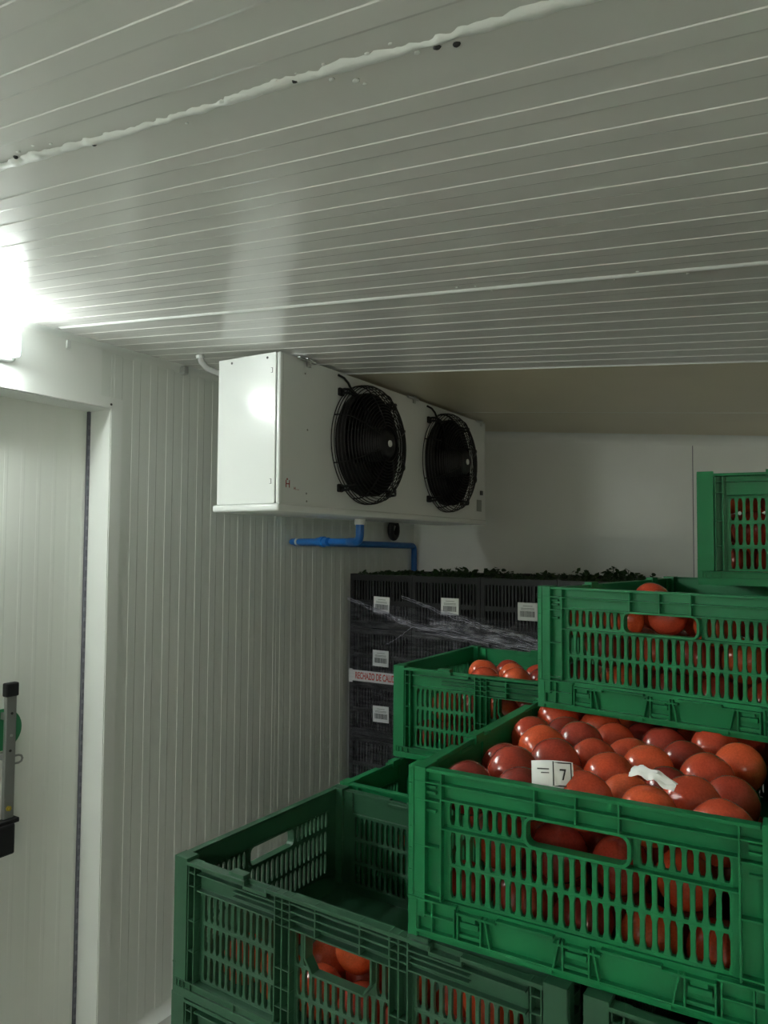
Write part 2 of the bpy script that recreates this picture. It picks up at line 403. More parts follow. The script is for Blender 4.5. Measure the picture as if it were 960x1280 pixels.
# casing: hollow box with two round fan openings in its front
FY = (2.245, 2.893); FZ = 2.010; FR_ = .185
def casing():
    mb = MB(); t = .004
    mb.box(*eb(UX0, UX1-.004, UY0+.003, UY1-.003, UZ1-t, UZ1))
    mb.box(*eb(UX0, UX1-.004, UY0+.003, UY1-.003, UZ0+.02, UZ0+.024))
    mb.box(*eb(UX0, UX0+t, UY0+.003, UY1-.003, UZ0+.02, UZ1-t))
    mb.box(*eb(UX0+t, UX1-.004, UY1-.007, UY1-.003, UZ0+.024, UZ1-t))
    return mb.build('casing', 'unit', ev)
casing()
mid = (FY[0]+FY[1])/2
def front_panel():
    mb = MB(); n = 48
    spans = [(UY0, 1.93, None), (1.93, mid, FY[0]), (mid, UY1-.12, FY[1]), (UY1-.12, UY1, None)]
    zb, zt = UZ0+.004, UZ1
    for y0, y1, c in spans:
        if c is None:
            mb.box(*eb(UX1-.004, UX1, y0, y1, zb, zt)); continue
        out = []; inn = []
        for k in range(n):
            t = 2*PI*k/n; dy, dz = math.cos(t), math.sin(t)
            inn.append((c+FR_*dy, FZ+FR_*dz))
            sy = ((y1 if dy > 0 else y0)-c)/dy if abs(dy) > 1e-6 else 1e9
            sz = ((zt if dz > 0 else zb)-FZ)/dz if abs(dz) > 1e-6 else 1e9
            s = min(abs(sy), abs(sz)); out.append((c+s*dy, FZ+s*dz))
        # snap the nearest rays to the corners
        for cy, czz in ((y0, zb), (y1, zb), (y0, zt), (y1, zt)):
            i = min(range(n), key=lambda j: (out[j][0]-cy)**2+(out[j][1]-czz)**2); out[i] = (cy, czz)
        vs = []
        for X in (UX1, UX1-.004):
            vs += [(X-ox, p-oy, q-oz) for p, q in out]+[(X-ox, p-oy, q-oz) for p, q in inn]
        fs = []
        for k in range(n):
            j = (k+1) % n
            fs += [(k, j, n+j, n+k), (2*n+k, 3*n+k, 3*n+j, 2*n+j), (n+k, n+j, 3*n+j, 3*n+k)]
        mb.add(vs, fs)
    return mb.build('front_panel', 'unit', ev, fix=True)
front_panel()
mb = MB(); mb.rbox(*eb(UX0-.002, UX1-.016, UY0-.004, UY0+.002, UZ0+.022, UZ1+.001), .0015, 1); endp = mb.build('end_panel', 'unit', ev)
endp['label'] = 'flat white end cover catching the lamp light'
mb = MB(); mb.rbox(*eb(UX1-.013, UX1+.003, UY0-.004, UY0+.014, UZ0+.022, UZ1+.001), .006, 3); mb.build('corner_strip', 'unit', ev, smooth=True)
for zz in (UZ1-.055, FZ+.04, UZ0+.09):
    mb = MB(); X = UX1-.03
    mb.box(*eb(X, X+.002, UY0-.0046, UY0-.0035, zz-.008, zz+.008)); mb.box(*eb(X-.005, X, UY0-.0046, UY0-.0035, zz+.007, zz+.008)); mb.box(*eb(X-.005, X, UY0-.0046, UY0-.0035, zz-.008, zz-.007))
    mb.build('hinge_slot', 'screw', endp)
for X in (UX0+.055, UX1-.05):
    mb = MB(); mb.cyl((X-ox, UY0-.0035-oy, UZ1-.014-oz), (0, -1, 0), .004, .0015, 10); mb.build('cover_screw', 'screw', endp)
mb = MB(); mb.rbox(*eb(UX0-.016, UX1+.006, UY0-.010, UY1+.006, UZ0-.002, UZ0+.021), .007, 3); mb.build('drip_tray', 'unit', ev, smooth=True)
# print and plates on the front
E3 = lambda x, y, z: (x-ox, y-oy, z-oz)
tx = Matrix(((0, 0, 1, 0), (1, 0, 0, 0), (0, 1, 0, 0), (0, 0, 0, 1)))     # text facing +X, reading along +Y
text_mesh('logo_letter', 'H', .034, 'red', ev, Matrix.Translation(E3(UX1+.0004, 1.808, 1.838)) @ tx)
text_mesh('logo_mark', '.', .05, 'red', ev, Matrix.Translation(E3(UX1+.0004, 1.805, 1.866)) @ tx)
text_mesh('logo_line', 'H.......', .012, 'red', ev, Matrix.Translation(E3(UX1+.0004, 1.852, 1.827)) @ tx)
box_obj('rating_plate', 'plate', ev, *eb(UX1, UX1+.001, 3.225, 3.28, 1.815, 1.87))
mb = MB(); mb.rbox(*eb(UX1-.001, UX1+.008, 3.262, 3.285, 1.893, 1.915), .003, 2); mb.build('cable_gland', 'screw', ev)
for y, z in ((1.905, 2.02), (1.905, 1.79), (1.903, 1.815), (1.89, 2.20)):
    mb = MB(); mb.cyl(E3(UX1, y, z), (1, 0, 0), .0035, .001, 8); mb.build('panel_screw', 'plate', ev)
# hangers
for y in (1.90, 2.60, 3.26):
    hg = MB(); zc0 = cz(UX1)-.002
    hg.box(*eb(UX1-.05, UX1+.012, y-.012, y+.012, UZ1+.002, UZ1+.0055)); hg.box(*eb(UX1+.006, UX1+.009, y-.010, y+.010, UZ1-.022, UZ1+.002))
    hg.cyl(E3(UX1+.006, y-.05, UZ1-.002), (0, 1, 0), .005, .085, 8)
    hg.build('hanger', 'steel', ev)
# fans
def fan(cy):
    C0 = Vector(E3(UX1, cy, FZ)); X = Vector((1, 0, 0))
    fn = empty('fan'); fn.parent = ev; fn.location = C0
    mb = MB(); mb.tube([(-.12, 0, 0), (.034, 0, 0)], FR_-.003, 48, cap=False); mb.tube([(-.006, 0, 0), (.034, 0, 0)], FR_-.0005, 48, cap=False); mb.ring((.034, 0, 0), X, FR_-.002, .0022, 48, 6); mb.cyl((-.125, 0, 0), X, FR_+.004, .004, 48); mb.build('shroud', 'pit', fn, smooth=True)
    mb = MB()
    for k in range(6):                                   # broad overlapping blades
        vs = []
        for i in range(5):
            r = .05+(FR_-.055)*i/4
            for j in range(6):
                t = 2*PI*k/6+(j/5)*1.0+.12*i; vs.append((-.075+.05*(j/5), r*math.cos(t), r*math.sin(t)))
        mb.add(vs, [(i*6+j, i*6+j+1, i*6+j+7, i*6+j+6) for i in range(4) for j in range(5)])
    mb.build('blades', 'black', fn, fix=False)
    mb = MB(); mb.tube([(-.10, 0, 0), (.085, 0, 0), (.1, 0, 0), (.106, 0, 0)], [.062, .06, .05, .03], 28); mb.build('motor', 'black', fn, smooth=True)
    mb = MB(); mb.cyl((.105, 0, 0), X, .012, .004, 16); mb.build('white_dot', 'paper', fn)
    g = MB()
    rings = [(.213, .004), (.213, .016), (.212, .028), (.209, .040), (.203, .051), (.195, .060), (.185, .067), (.174, .073), (.163, .078), (.152, .082), (.141, .086), (.130, .089), (.119, .092), (.108, .095), (.097, .097), (.086, .099), (.075, .101), (.064, .102)]
    for r, h in rings: g.ring((h, 0, 0), X, r, .0016 if r < .2 else .0019, 56, 5)
    for k in range(8):
        t = PI/8+2*PI*k/8
        g.tube([(h+.003, r*math.cos(t), r*math.sin(t)) for r, h in rings], .0024, 5)
    g.build('guard', 'wire', fn, smooth=True)
    for sy in (-1, 1):
        for sz in (-1, 1):
            a = math.radians(47); y0, z0 = sy*.213*math.cos(a), sz*.213*math.sin(a)
            c = MB(); c.tube([(.004, y0*1.08, z0*1.02), (.02, y0*1.12, z0*1.03), (.036, y0*1.1, z0*1.02), (.045, y0*1.0, z0), (.05, y0*.86, z0*.96)], .0048, 7)
            c.tube([(.004, y0*1.08, z0*1.10), (.02, y0*1.12, z0*1.11), (.036, y0*1.1, z0*1.10), (.045, y0*1.0, z0*1.06), (.05, y0*.86, z0)], .0048, 7)
            c.rbox(.0, .012, y0*1.1-.014, y0*1.1+.014, z0*1.06-.014, z0*1.06+.014, .004, 2)
            c.build('guard_clamp', 'black', fn, smooth=True)
    cb = MB(); cb.tube([(.003, -.175, .222), (.014, -.155, .214), (.018, -.135, .200), (.02, -.118, .180), (.03, -.10, .165)], .0042, 7); cb.build('cable', 'black', fn, smooth=True)
for cy in FY: fan(cy)

# ------------------------------------------------------------------ drain pipe, conduit, pipe seal
dp = tag(empty('drain_pipe', (-1.57, 2.406, 1.66)), 'blue plastic drain pipe from the evaporator along the wall', 'pipe')
P0 = Vector((-1.57, 2.406, 1.66)); L_ = lambda *p: tuple(Vector(p)-P0)
PW = WX+.022
def elbow(a, b, c, r, n=6, R=.03):
    a, b, c = Vector(a), Vector(b), Vector(c); u = (a-b).normalized(); w = (c-b).normalized()
    return [tuple(b+u*R*(1-t)**2+w*R*t**2) for t in [i/n for i in range(n+1)]]
zt = UZ0-.003; zp = 1.664
A = (-1.57, 2.406, zt-.012); B_ = (-1.57, 2.406, zp); Cc = (PW, 2.568, zp); D_ = (PW, 3.685, zp-.014); E_ = (PW, 3.685, .35)
mb = MB(); mb.tube([L_(-1.57, 2.406, zt), L_(-1.57, 2.406, zt-.022)], .021, 16); mb.build('collar', 'whiteplastic', dp, smooth=True)
mb = MB(); mb.tube([L_(*p) for p in [A]+elbow(A, B_, Cc, .016)+[(-1.65, 2.4515, zp)]], .0165, 14); mb.build('elbow', 'blue', dp, smooth=True)
mb = MB(); mb.tube([L_(*p) for p in [(-1.65, 2.4515, zp)]+elbow(B_, Cc, D_, .016)], .014, 14); mb.build('branch', 'blue', dp, smooth=True)
q = Vector(B_).lerp(Vector(Cc), .50); dd = (Vector(Cc)-Vector(B_)).normalized()
mb = MB(); mb.tube([L_(*(q-dd*.04)), L_(*(q-dd*.012)), L_(*(q-dd*.01)), L_(*(q+dd*.01)), L_(*(q+dd*.012)), L_(*(q+dd*.04))], [.0175, .0175, .022, .022, .0175, .0175], 16); mb.build('coupling', 'blue', dp, smooth=True)
mb = MB(); mb.tube([L_(*p) for p in elbow(Cc, D_, E_, .016)[:0]+[(PW, 2.60, zp-.0005)]+elbow(Cc, D_, E_, .016)+[E_]], .0165, 14); mb.build('wall_run', 'blue', dp, smooth=True)
q2 = Vector(Cc)-dd*.06
mb = MB(); mb.tube([L_(*(q2-dd*.006)), L_(*(q2+dd*.006))], .0155, 14); mb.build('glue_ring', 'whiteplastic', dp, smooth=True)

cd = tag(empty('conduit', (-1.79, 1.80, 2.24)), 'short bent grey conduit between ceiling and evaporator back', 'conduit')
c0 = Vector((-1.79, 1.80, 2.24)); pts = [(-1.815, 1.79, cz(-1.815)-.003), (-1.812, 1.795, 2.262), (-1.80, 1.81, 2.243), (-1.775, 1.84, 2.228), (-1.745, 1.87, 2.22), (-1.703, 1.90, 2.215)]
mb = MB(); mb.tube([tuple(Vector(p)-c0) for p in pts], .0105, 12); mb.build('tube', 'conduit', cd, smooth=True)
mb = MB(); mb.tube([tuple(Vector(p)-c0) for p in (pts[0], (-1.814, 1.792, 2.274))], .0145, 12); mb.build('collar', 'whiteplastic', cd, smooth=True)
q = Vector(pts[4])-c0; dd2 = (Vector(pts[5])-Vector(pts[4])).normalized()
mb = MB(); mb.tube([tuple(q-dd2*.002), tuple(q+dd2*.002)], .0122, 12); mb.build('cable_tie', 'black', cd)

ps = tag(empty('pipe_seal', (WX+.002, 3.44, 1.735)), 'black insulated pipe coil on the wall under the evaporator', 'pipe')
mb = MB()
pt = []
for k in range(25):
    t = 2*PI*k/24; pt.append((.03, .032*math.cos(t), .043*math.sin(t)))
mb.tube(pt, .017, 10); mb.build('coil', 'black', ps, smooth=True)
mb = MB(); mb.tube([(0, 0, 0), (.03, 0, .0), (.036, 0, .022)], .007, 10); mb.build('pipe_stub', 'conduit', ps, smooth=True)

# ------------------------------------------------------------------ green crates
CL, CW, CH = .595, .398, .196
def slot_row(mb, fr, s0, s1, z0, z1, n, d0, d1, w=.60, e=.006):
    """a strip of sheet from s0..s1, z0..z1 pierced by n upright slots with tapered ends"""
    c = (s1-s0)/n; mz = .0012
    for i in range(n):
        a, b = s0+i*c, s0+(i+1)*c; x = (a+b)/2; h = c*w/2
        hole = [(x-h, z0+mz+e), (x-h, z1-mz-e), (x-h*.55, z1-mz), (x+h*.55, z1-mz), (x+h, z1-mz-e), (x+h, z0+mz+e), (x+h*.55, z0+mz), (x-h*.55, z0+mz)]
        rim = [(a, z0+mz+e), (a, z1-mz-e), (a, z1), (b, z1), (b, z1-mz-e), (b, z0+mz+e), (b, z0), (a, z0)]
        vs = [fr(p, d, q) for d in (d0, d1) for p, q in rim+hole]
        fs = []
        for k in range(8):
            j = (k+1) % 8
            fs += [(k, j, 8+j, 8+k), (16+k, 24+k, 24+j, 16+j), (8+k, 8+j, 24+j, 24+k)]
        mb.add(vs, fs)
def make_crate_parts():
    H = CH; z = lambda t: H-t
    parts = []
    def long_side(fr):
        mb = MB(); L = CL
        bx = lambda s0, s1, d0, d1, t0, t1: mb.box(s0, s1, d0, d1, z(t1), z(t0), fr)
        mir = lambda s0, s1: ((s0, s1), (L-s1, L-s0))
        zb = .172                                            # lower end of the side, t
        for s0, s1 in mir(0, .026): bx(s0, s1, .0, .022, 0, zb)            # solid corner posts
        for s0, s1 in mir(.026, .046): bx(s0, s1, .013, .016, .004, zb)    # recessed strip beside the post
        for a in (.0275, .0395):
            for s0, s1 in mir(a, a+.0018): bx(s0, s1, .001, .013, .004, zb)
        for t in (.018, .036, .085, .128):
            for s0, s1 in mir(.0275, .0413): bx(s0, s1, .001, .013, t, t+.0018)
        rows = ((.046, .086), (.090, .128), (.132, .169))
        for s0, s1 in mir(.046, .193):
            for t0, t1 in rows: slot_row(mb, fr, s0+.004, s1-.004, z(t1), z(t0), 12, .011, .016)
            bx(s0, s0+.004, .011, .016, .042, zb); bx(s1-.004, s1, .011, .016, .042, zb)
            bx(s0+.004, s1-.004, .011, .016, .086, .090); bx(s0+.004, s1-.004, .011, .016, .128, .132); bx(s0+.004, s1-.004, .011, .016, .169, zb)
            bx(s0+.004, s1-.004, .011, .016, .042, .046)
            bx(s0, s1, .010, .013, .004, .042)               # upper band
            for t in (.017, .040): bx(s0, s1, .001, .010, t, t+.0018)
        for s0, s1 in ((.115, .193), (CL-.193, CL-.115)):
            for t in (.024, .031): bx(s0, s1, .0025, .010, t, t+.0014)
        for s0, s1 in mir(.193, .221): bx(s0, s1, .013, .016, .006, zb)    # rib columns at the thirds
        for a in (.193, .2055, .2185):
            for s0, s1 in mir(a, a+.002): bx(s0, s1, .001, .013, .004, zb)
        for t in (.014, .024, .034, .044, .100, .125, .150):
            for s0, s1 in mir(.193, .2205): bx(s0, s1, .0015, .013, t, t+.0016)
        # middle third: ribbed band, open grip, slots
        bx(.221, L-.221, .013, .016, .004, .046)
        for t in (.012, .022, .032, .044): bx(.221, L-.221, .001, .013, t, t+.0017)
        for s in (.262, .332): bx(s-.001, s+.001, .001, .013, .004, .046)
        g0, g1 = .246, L-.246
        for s0, s1 in mir(.221, .246):
            slot_row(mb, fr, s0, s1, z(.092), z(.046), 2, .011, .016)
        gl = [(g0, .046), (g0, .075), (g0+.012, .092), (g1-.012, .092), (g1, .075), (g1, .046)]
        for (sa, ta), (sb, tb) in ((gl[0], gl[1]), (gl[1], gl[2]), (gl[2], gl[3]), (gl[3], gl[4]), (gl[4], gl[5])):
            nx, nz = (tb-ta), -(sb-sa); ln = math.hypot(nx, nz); nx, nz = nx/ln*.0014, nz/ln*.0014
            q = [(sa-nx, ta-nz), (sb-nx, tb-nz), (sb+nx, tb+nz), (sa+nx, ta+nz)]
            mb.add([fr(s, d, z(t)) for d in (.001, .016) for s, t in q], [(0, 1, 2, 3), (7, 6, 5, 4), (0, 4, 5, 1), (1, 5, 6, 2), (2, 6, 7, 3), (3, 7, 4, 0)])
        for (sa, sb) in ((g0, g0+.012), (g1, g1-.012)):
            vs = [fr(s, d, z(t)) for d in (.011, .016) for s, t in ((sa, .075), (sb, .092), (sa, .092))]
            mb.add(vs, [(0, 1, 2), (5, 4, 3), (0, 3, 4, 1), (1, 4, 5, 2), (2, 5, 3, 0)])
        for t0, t1 in ((.094, .131), (.134, .169)): slot_row(mb, fr, .224, L-.224, z(t1), z(t0), 12, .011, .016)
        for t0, t1 in ((.092, .094), (.131, .134), (.169, zb)): bx(.221, L-.221, .011, .016, t0, t1)
        for s0, s1 in mir(.221, .224): bx(s0, s1, .011, .016, .092, zb)
        # top flange with notches and nubs
        for s0, s1, t0, t1 in ((.0262, .105, .004, .0085), (.105, .137, .004, .0085), (.137, .180, .010, .0145), (.180, .398, .004, .0085), (.398, .43, .004, .0085), (.43, .473, .010, .0145), (.473, L-.0262, .004, .0085)):
            bx(s0, s1, -.0004, .014, t0, t1)
        for s0, s1 in ((.107, .135), (.400, .428)): bx(s0, s1, .003, .017, -.001, .012)
        for s in (.137, .178, .43, .471): bx(s, s+.002, 0, .014, .004, .0145)
        return mb
    def short_side(fr):
        mb = MB(); W = CW
        bx = lambda s0, s1, d0, d1, t0, t1: mb.box(s0, s1, d0, d1, z(t1), z(t0), fr)
        mir = lambda s0, s1: ((s0, s1), (W-s1, W-s0)); zb = .150; p = .043
        e0 = .0015                                           # keep clear of the post of the long side
        for s0, s1 in mir(e0, p): bx(s0, s1, .009, .012, .003, zb)         # post sheets
        for s0, s1 in mir(e0, .0075): bx(s0, s1, -.0006, .009, .0006, zb)
        for s0, s1 in mir(.0055, .0075): bx(s0, s1, -.001, .009, .003, zb)
        for s0, s1 in mir(p-.002, p): bx(s0, s1, .0, .009, .003, zb)
        for t in (.016, .037, .090, .145):
            for s0, s1 in mir(.0075, p): bx(s0, s1, .0, .009, t, t+.0018)
        for t in (.02, .045, .07, .095, .12):
            for s0, s1 in mir(e0, .0055): bx(s0, s1, -.001, .0, t, t+.0016)
        for t in (.021, .028, .049):
            for s0, s1 in mir(.022, .034): bx(s0, s1, .004, .009, t, t+.003)
        bx(p, W-p, .009, .012, .003, .035)                   # upper band
        for t in (.0165, .0335): bx(p, W-p, .0, .009, t, t+.0018)
        for s in (W/2-.045, W/2, W/2+.045): bx(s-.001, s+.001, .0, .009, .003, .035)
        g = .0535; G0, G1 = W/2-g, W/2+g
        for s0, s1 in ((p, G0-.004), (G1+.004, W-p)):
            n = 8; slot_row(mb, fr, s0+.005, s1-.002 if s0 == p else s1-.005, z(.064), z(.036), n, .008, .013, e=.006)
            bx(s0, s0+.005, .008, .013, .035, .0665); bx(s1-.005 if s0 != p else s1-.002, s1, .008, .013, .035, .0665)
            bx(s0, s1, .008, .013, .064, .0665)
        # grip frame with rounded corners
        rr = .008; loop = []
        for cx, ct, a0 in ((G1-rr, .036+rr, -90), (G1-rr, .0645-rr, 0), (G0+rr, .0645-rr, 90), (G0+rr, .036+rr, 180)):
            for k in range(4):
                a = math.radians(a0+30*k); loop.append((cx+rr*math.cos(a), ct+rr*math.sin(a), math.cos(a), math.sin(a)))
        n = len(loop); vs = []
        for d in (-.0005, .014):
            vs += [fr(s, d, z(t)) for s, t, _, _ in loop]+[fr(s+.004*a, d, z(t+.003*c)) for s, t, a, c in loop]
        fs = []
        for k in range(n):
            j = (k+1) % n
            fs += [(k, j, n+j, n+k), (2*n+k, 3*n+k, 3*n+j, 2*n+j), (k, 2*n+k, 2*n+j, j), (n+k, n+j, 3*n+j, 3*n+k)]
        mb.add(vs, fs)
        bx(G0-.004, G1+.004, .008, .013, .0668, .0695)
        bx(p, W-p, .0, .008, .0665, .0682)                   # rib under the grip
        for t0, t1 in ((.0695, .108), (.110, .147)): slot_row(mb, fr, p+.006, W-p-.006, z(t1), z(t0), 25, .008, .013)
        for s0, s1 in mir(p, p+.006): bx(s0, s1, .008, .013, .0665, zb)
        bx(p+.006, W-p-.006, .008, .013, .108, .110); bx(p+.006, W-p-.006, .008, .013, .147, zb)
        bx(p+.006, G0-.004, .008, .013, .0665, .0695); bx(G1+.004, W-p-.006, .008, .013, .0665, .0695)
        bx(.023, W-.023, 0, .012, .001, .0045)               # top flange
        return mb
    def base():
        mb = MB()
        mb.box(.013, CL-.013, .013, CW-.013, .005, .009)
        for k in range(1, 8): mb.box(CL*k/8-.001, CL*k/8+.001, .013, CW-.013, .001, .005)
        for k in range(1, 5): mb.box(.013, CL-.013, CW*k/5-.001, CW*k/5+.001, .001, .005)
        for fr in (lambda s, d, zz: (s, d, zz), lambda s, d, zz: (CL-s, CW-d, zz)):
            bx = lambda s0, s1, d0, d1, z0, z1: mb.box(s0, s1, d0, d1, z0, z1, fr)
            bx(.0, CL, .003, .013, .0, .0235); bx(0, CL, .0, .003, .0, .012)
            bx(.006, .19, .0, .003, .0215, .0235); bx(.405, CL-.006, .0, .003, .0215, .0235); bx(.2, .39, .0, .003, .019, .0235)
            for s in (.006, .02, .034, .12, .19, .25, .34, .404, .47, CL-.036, CL-.022, CL-.008): bx(s, s+.002, .0, .003, .012, .0235)
        for fr in (lambda s, d, zz: (d, CW-s, zz), lambda s, d, zz: (CL-d, s, zz)):
            bx = lambda s0, s1, d0, d1, z0, z1: mb.box(s0, s1, d0, d1, z0, z1, fr)
            W = CW; T = .0455
            bx(.0012, W-.0012, .006, .0128, .0004, T); bx(.0008, .012, -.0008, .006, .0006, T); bx(W-.012, W-.0008, -.0008, .006, .0006, T)
            bx(.012, W-.012, -.001, .006, .006, .0095)         # lower lip
            bx(.012, W-.012, .002, .006, .0, .006)
            for s0, s1, zz in ((.0, .062, T-.003), (.062, .11, T-.009), (.11, .175, T-.006), (.175, .225, T-.012), (.225, .285, T-.006), (.285, .335, T-.009), (.335, W, T-.003)):
                bx(s0, s1, -.001, .006, zz, zz+.0024)
            for s in (.012, .03, .058, W-.060, W-.032, W-.014): bx(s, s+.002, .0, .006, .0095, T-.003)
            bx(.012, .06, .0, .006, .026, .0278); bx(W-.06, W-.012, .0, .006, .026, .0278)
            for c in (.078, W/2, W-.078):                      # hinge blocks
                bx(c-.015, c-.013, -.001, .006, .0095, T-.006); bx(c+.013, c+.015, -.001, .006, .0095, T-.006)
                bx(c-.011, c+.011, .0, .006, .024, .030); bx(c-.009, c+.007, .001, .006, .031, .036); bx(c-.013, c+.013, .001, .006, .012, .016)
            for a, b2 in ((.096, .182), (W-.182, W-.096)):     # trapezoid pockets
                for s0, s1, sk in ((a, a+.002, .006), (b2-.002, b2, -.006)):
                    vs = []
                    for d in (-.001, .006):
                        vs += [fr(s0+sk, d, .0095), fr(s1+sk, d, .0095), fr(s1, d, T-.006), fr(s0, d, T-.006)]
                    mb.add(vs, [(0, 1, 2, 3), (7, 6, 5, 4), (0, 4, 5, 1), (1, 5, 6, 2), (2, 6, 7, 3), (3, 7, 4, 0)])
                bx(a+.008, b2-.008, -.0015, .003, .003, .008)
        return mb
    fr = [lambda s, d, zz: (s, d, zz), lambda s, d, zz: (CL-s, CW-d, zz), lambda s, d, zz: (d, CW-s, zz), lambda s, d, zz: (CL-d, s, zz)]
    return [('base', base()), ('long_side', long_side(fr[0])), ('long_side', long_side(fr[1])), ('short_side', short_side(fr[2])), ('short_side', short_side(fr[3]))]
def crate_proto(material):
    root = empty('plastic_crate')
    for n, mb in make_crate_parts(): mb.build(n, material, root)
    return root
protos = {'crate': crate_proto('crate'), 'crate_old': crate_proto('crate_old')}
used = set()
def crate(kind, orient, x, y, z0, deg, label, group=None):
    """x, y: front left corner; orient 'long' or 'short' side in front"""
    if kind in used: o = copy_tree(protos[kind])
    else: o = protos[kind]; used.add(kind)
    th = math.radians(deg)
    if orient == 'long': o.location = (x, y, z0); o.rotation_euler = (0, 0, th)
    else: o.location = (x+CW*math.cos(th), y+CW*math.sin(th), z0); o.rotation_euler = (0, 0, th+PI/2)
    tag(o, label, 'crate', group); mw = Matrix.Translation(o.location) @ Matrix.Rotation(o.rotation_euler.z, 4, 'Z')
    # front-left frame for filling: u to the right, v to the back
    fm = Matrix.Translation((x, y, z0)) @ Matrix.Rotation(th, 4, 'Z')
    return o, fm
Z = lambda k: .211+CH*(k-1)+.0004*k      # bottom of layer k
G = 'green crates of the front stack'
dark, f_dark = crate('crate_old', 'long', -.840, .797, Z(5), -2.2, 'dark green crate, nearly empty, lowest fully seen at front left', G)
frc, f_fr = crate('crate', 'short', -.440, .785, Z(6), 1.4, 'bright green crate full of tomatoes in front, holding the paper scrap', G)
urc, f_ur = crate('crate', 'short', -.421, 1.182, Z(7), -9.2, 'green crate standing askew across the crate with the paper scrap', G)
trc, f_tr = crate('crate', 'long', -.205, 1.385, Z(8), 5.9, 'topmost green crate at the right edge, highest of all', G)
midc, f_mid = crate('crate', 'long', -.832, 1.415, Z(6), -1.0, 'green crate in front of the film-wrapped black stack', G)
blc, f_bl = crate('crate', 'short', -.831, 1.210, Z(5), -2.0, 'green crate mostly hidden right behind the nearly empty dark one', G)
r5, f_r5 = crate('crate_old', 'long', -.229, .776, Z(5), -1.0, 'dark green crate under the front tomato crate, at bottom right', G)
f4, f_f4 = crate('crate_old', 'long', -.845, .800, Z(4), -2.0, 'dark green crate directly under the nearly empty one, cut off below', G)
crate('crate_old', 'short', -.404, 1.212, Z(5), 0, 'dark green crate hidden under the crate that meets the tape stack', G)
crate('crate', 'short', -.010, .815, Z(6), 0, 'green crate just outside the right edge beside the full one', G)
crate('crate', 'short', .085, 1.13, Z(7), -6, 'green crate outside the right edge carrying the topmost crate', G)
ordn = {1: 'lowest', 2: 'second', 3: 'third', 4: 'fourth'}
for k in (4, 3, 2, 1):
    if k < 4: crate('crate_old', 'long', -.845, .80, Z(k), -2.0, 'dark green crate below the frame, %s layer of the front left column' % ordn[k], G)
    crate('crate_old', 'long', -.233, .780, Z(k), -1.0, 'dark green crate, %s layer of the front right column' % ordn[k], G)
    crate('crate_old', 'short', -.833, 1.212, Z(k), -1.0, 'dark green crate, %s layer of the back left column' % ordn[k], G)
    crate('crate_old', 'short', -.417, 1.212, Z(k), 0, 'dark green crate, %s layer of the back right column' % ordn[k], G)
def pallet(x0, x1, y0, y1, h, label):
    p = tag(empty('pallet', (x0, y0, 0)), label, 'pallet'); w, d = x1-x0, y1-y0
    n = 7
    for k in range(n):
        yy = (d-.09)*k/(n-1); box_obj('deck_board', 'wood', p, 0, w, yy, yy+.09, h-.022, h)
    for xx in (0, (w-.1)/2, w-.1):
        box_obj('bottom_board', 'wood', p, xx, xx+.1, 0, d, 0, .022)
        box_obj('stringer', 'wood', p, xx, xx+.1, 0, d, h-.044, h-.022)
        for yy in (0, (d-.14)/2, d-.14): box_obj('block', 'wood', p, xx, xx+.1, yy, yy+.14, .022, h-.044)
pallet(-.87, .38, .76, 1.84, .211, 'wooden pallet under the stack of green crates')

# ------------------------------------------------------------------ tomatoes
def tomato_mesh(i, ex):
    me = bpy.data.meshes.new('tomato'); bm = bmesh.new(); bmesh.ops.create_uvsphere(bm, u_segments=22, v_segments=14, radius=1)
    for v in bm.verts:
        x, y, zz = v.co; r = math.hypot(x, y); a = math.atan2(y, x)
        k = 1+.025*math.cos(5*a+i)*r*(.5+.5*zz)+.03*noise.noise(v.co*1.1+Vector((i*7, 0, 0)))
        zz2 = zz*ex
        if zz > 0: zz2 -= .10*math.exp(-(r/.22)**2)
        v.co = Vector((x*k, y*k, zz2))
    bm.to_mesh(me); bm.free(); me.materials.append(M['tomato'])
    for p in me.polygons: p.use_smooth = True
    return me
TM = [tomato_mesh(0, .92), tomato_mesh(1, 1.0), tomato_mesh(2, 1.05), tomato_mesh(3, .96)]
OV = tomato_mesh(4, 1.25)
ntom = [0]
def tomato(fm, u, v, w, r, label, group, oval=False, rot=None):
    o = bpy.data.objects.new('tomato', OV if oval else random.choice(TM)); COL.objects.link(o)
    p = fm @ Vector((u, v, w)); o.location = p; o.scale = (r, r, r)
    o.rotation_euler = rot if rot else (random.uniform(-1.2, 1.2), random.uniform(-1.2, 1.2), random.uniform(0, 6.3))
    tag(o, label, 'tomato', group); ntom[0] += 1
    return o
ORD = ['first', 'second', 'third', 'fourth', 'fifth', 'sixth', 'seventh', 'eighth', 'ninth', 'tenth']
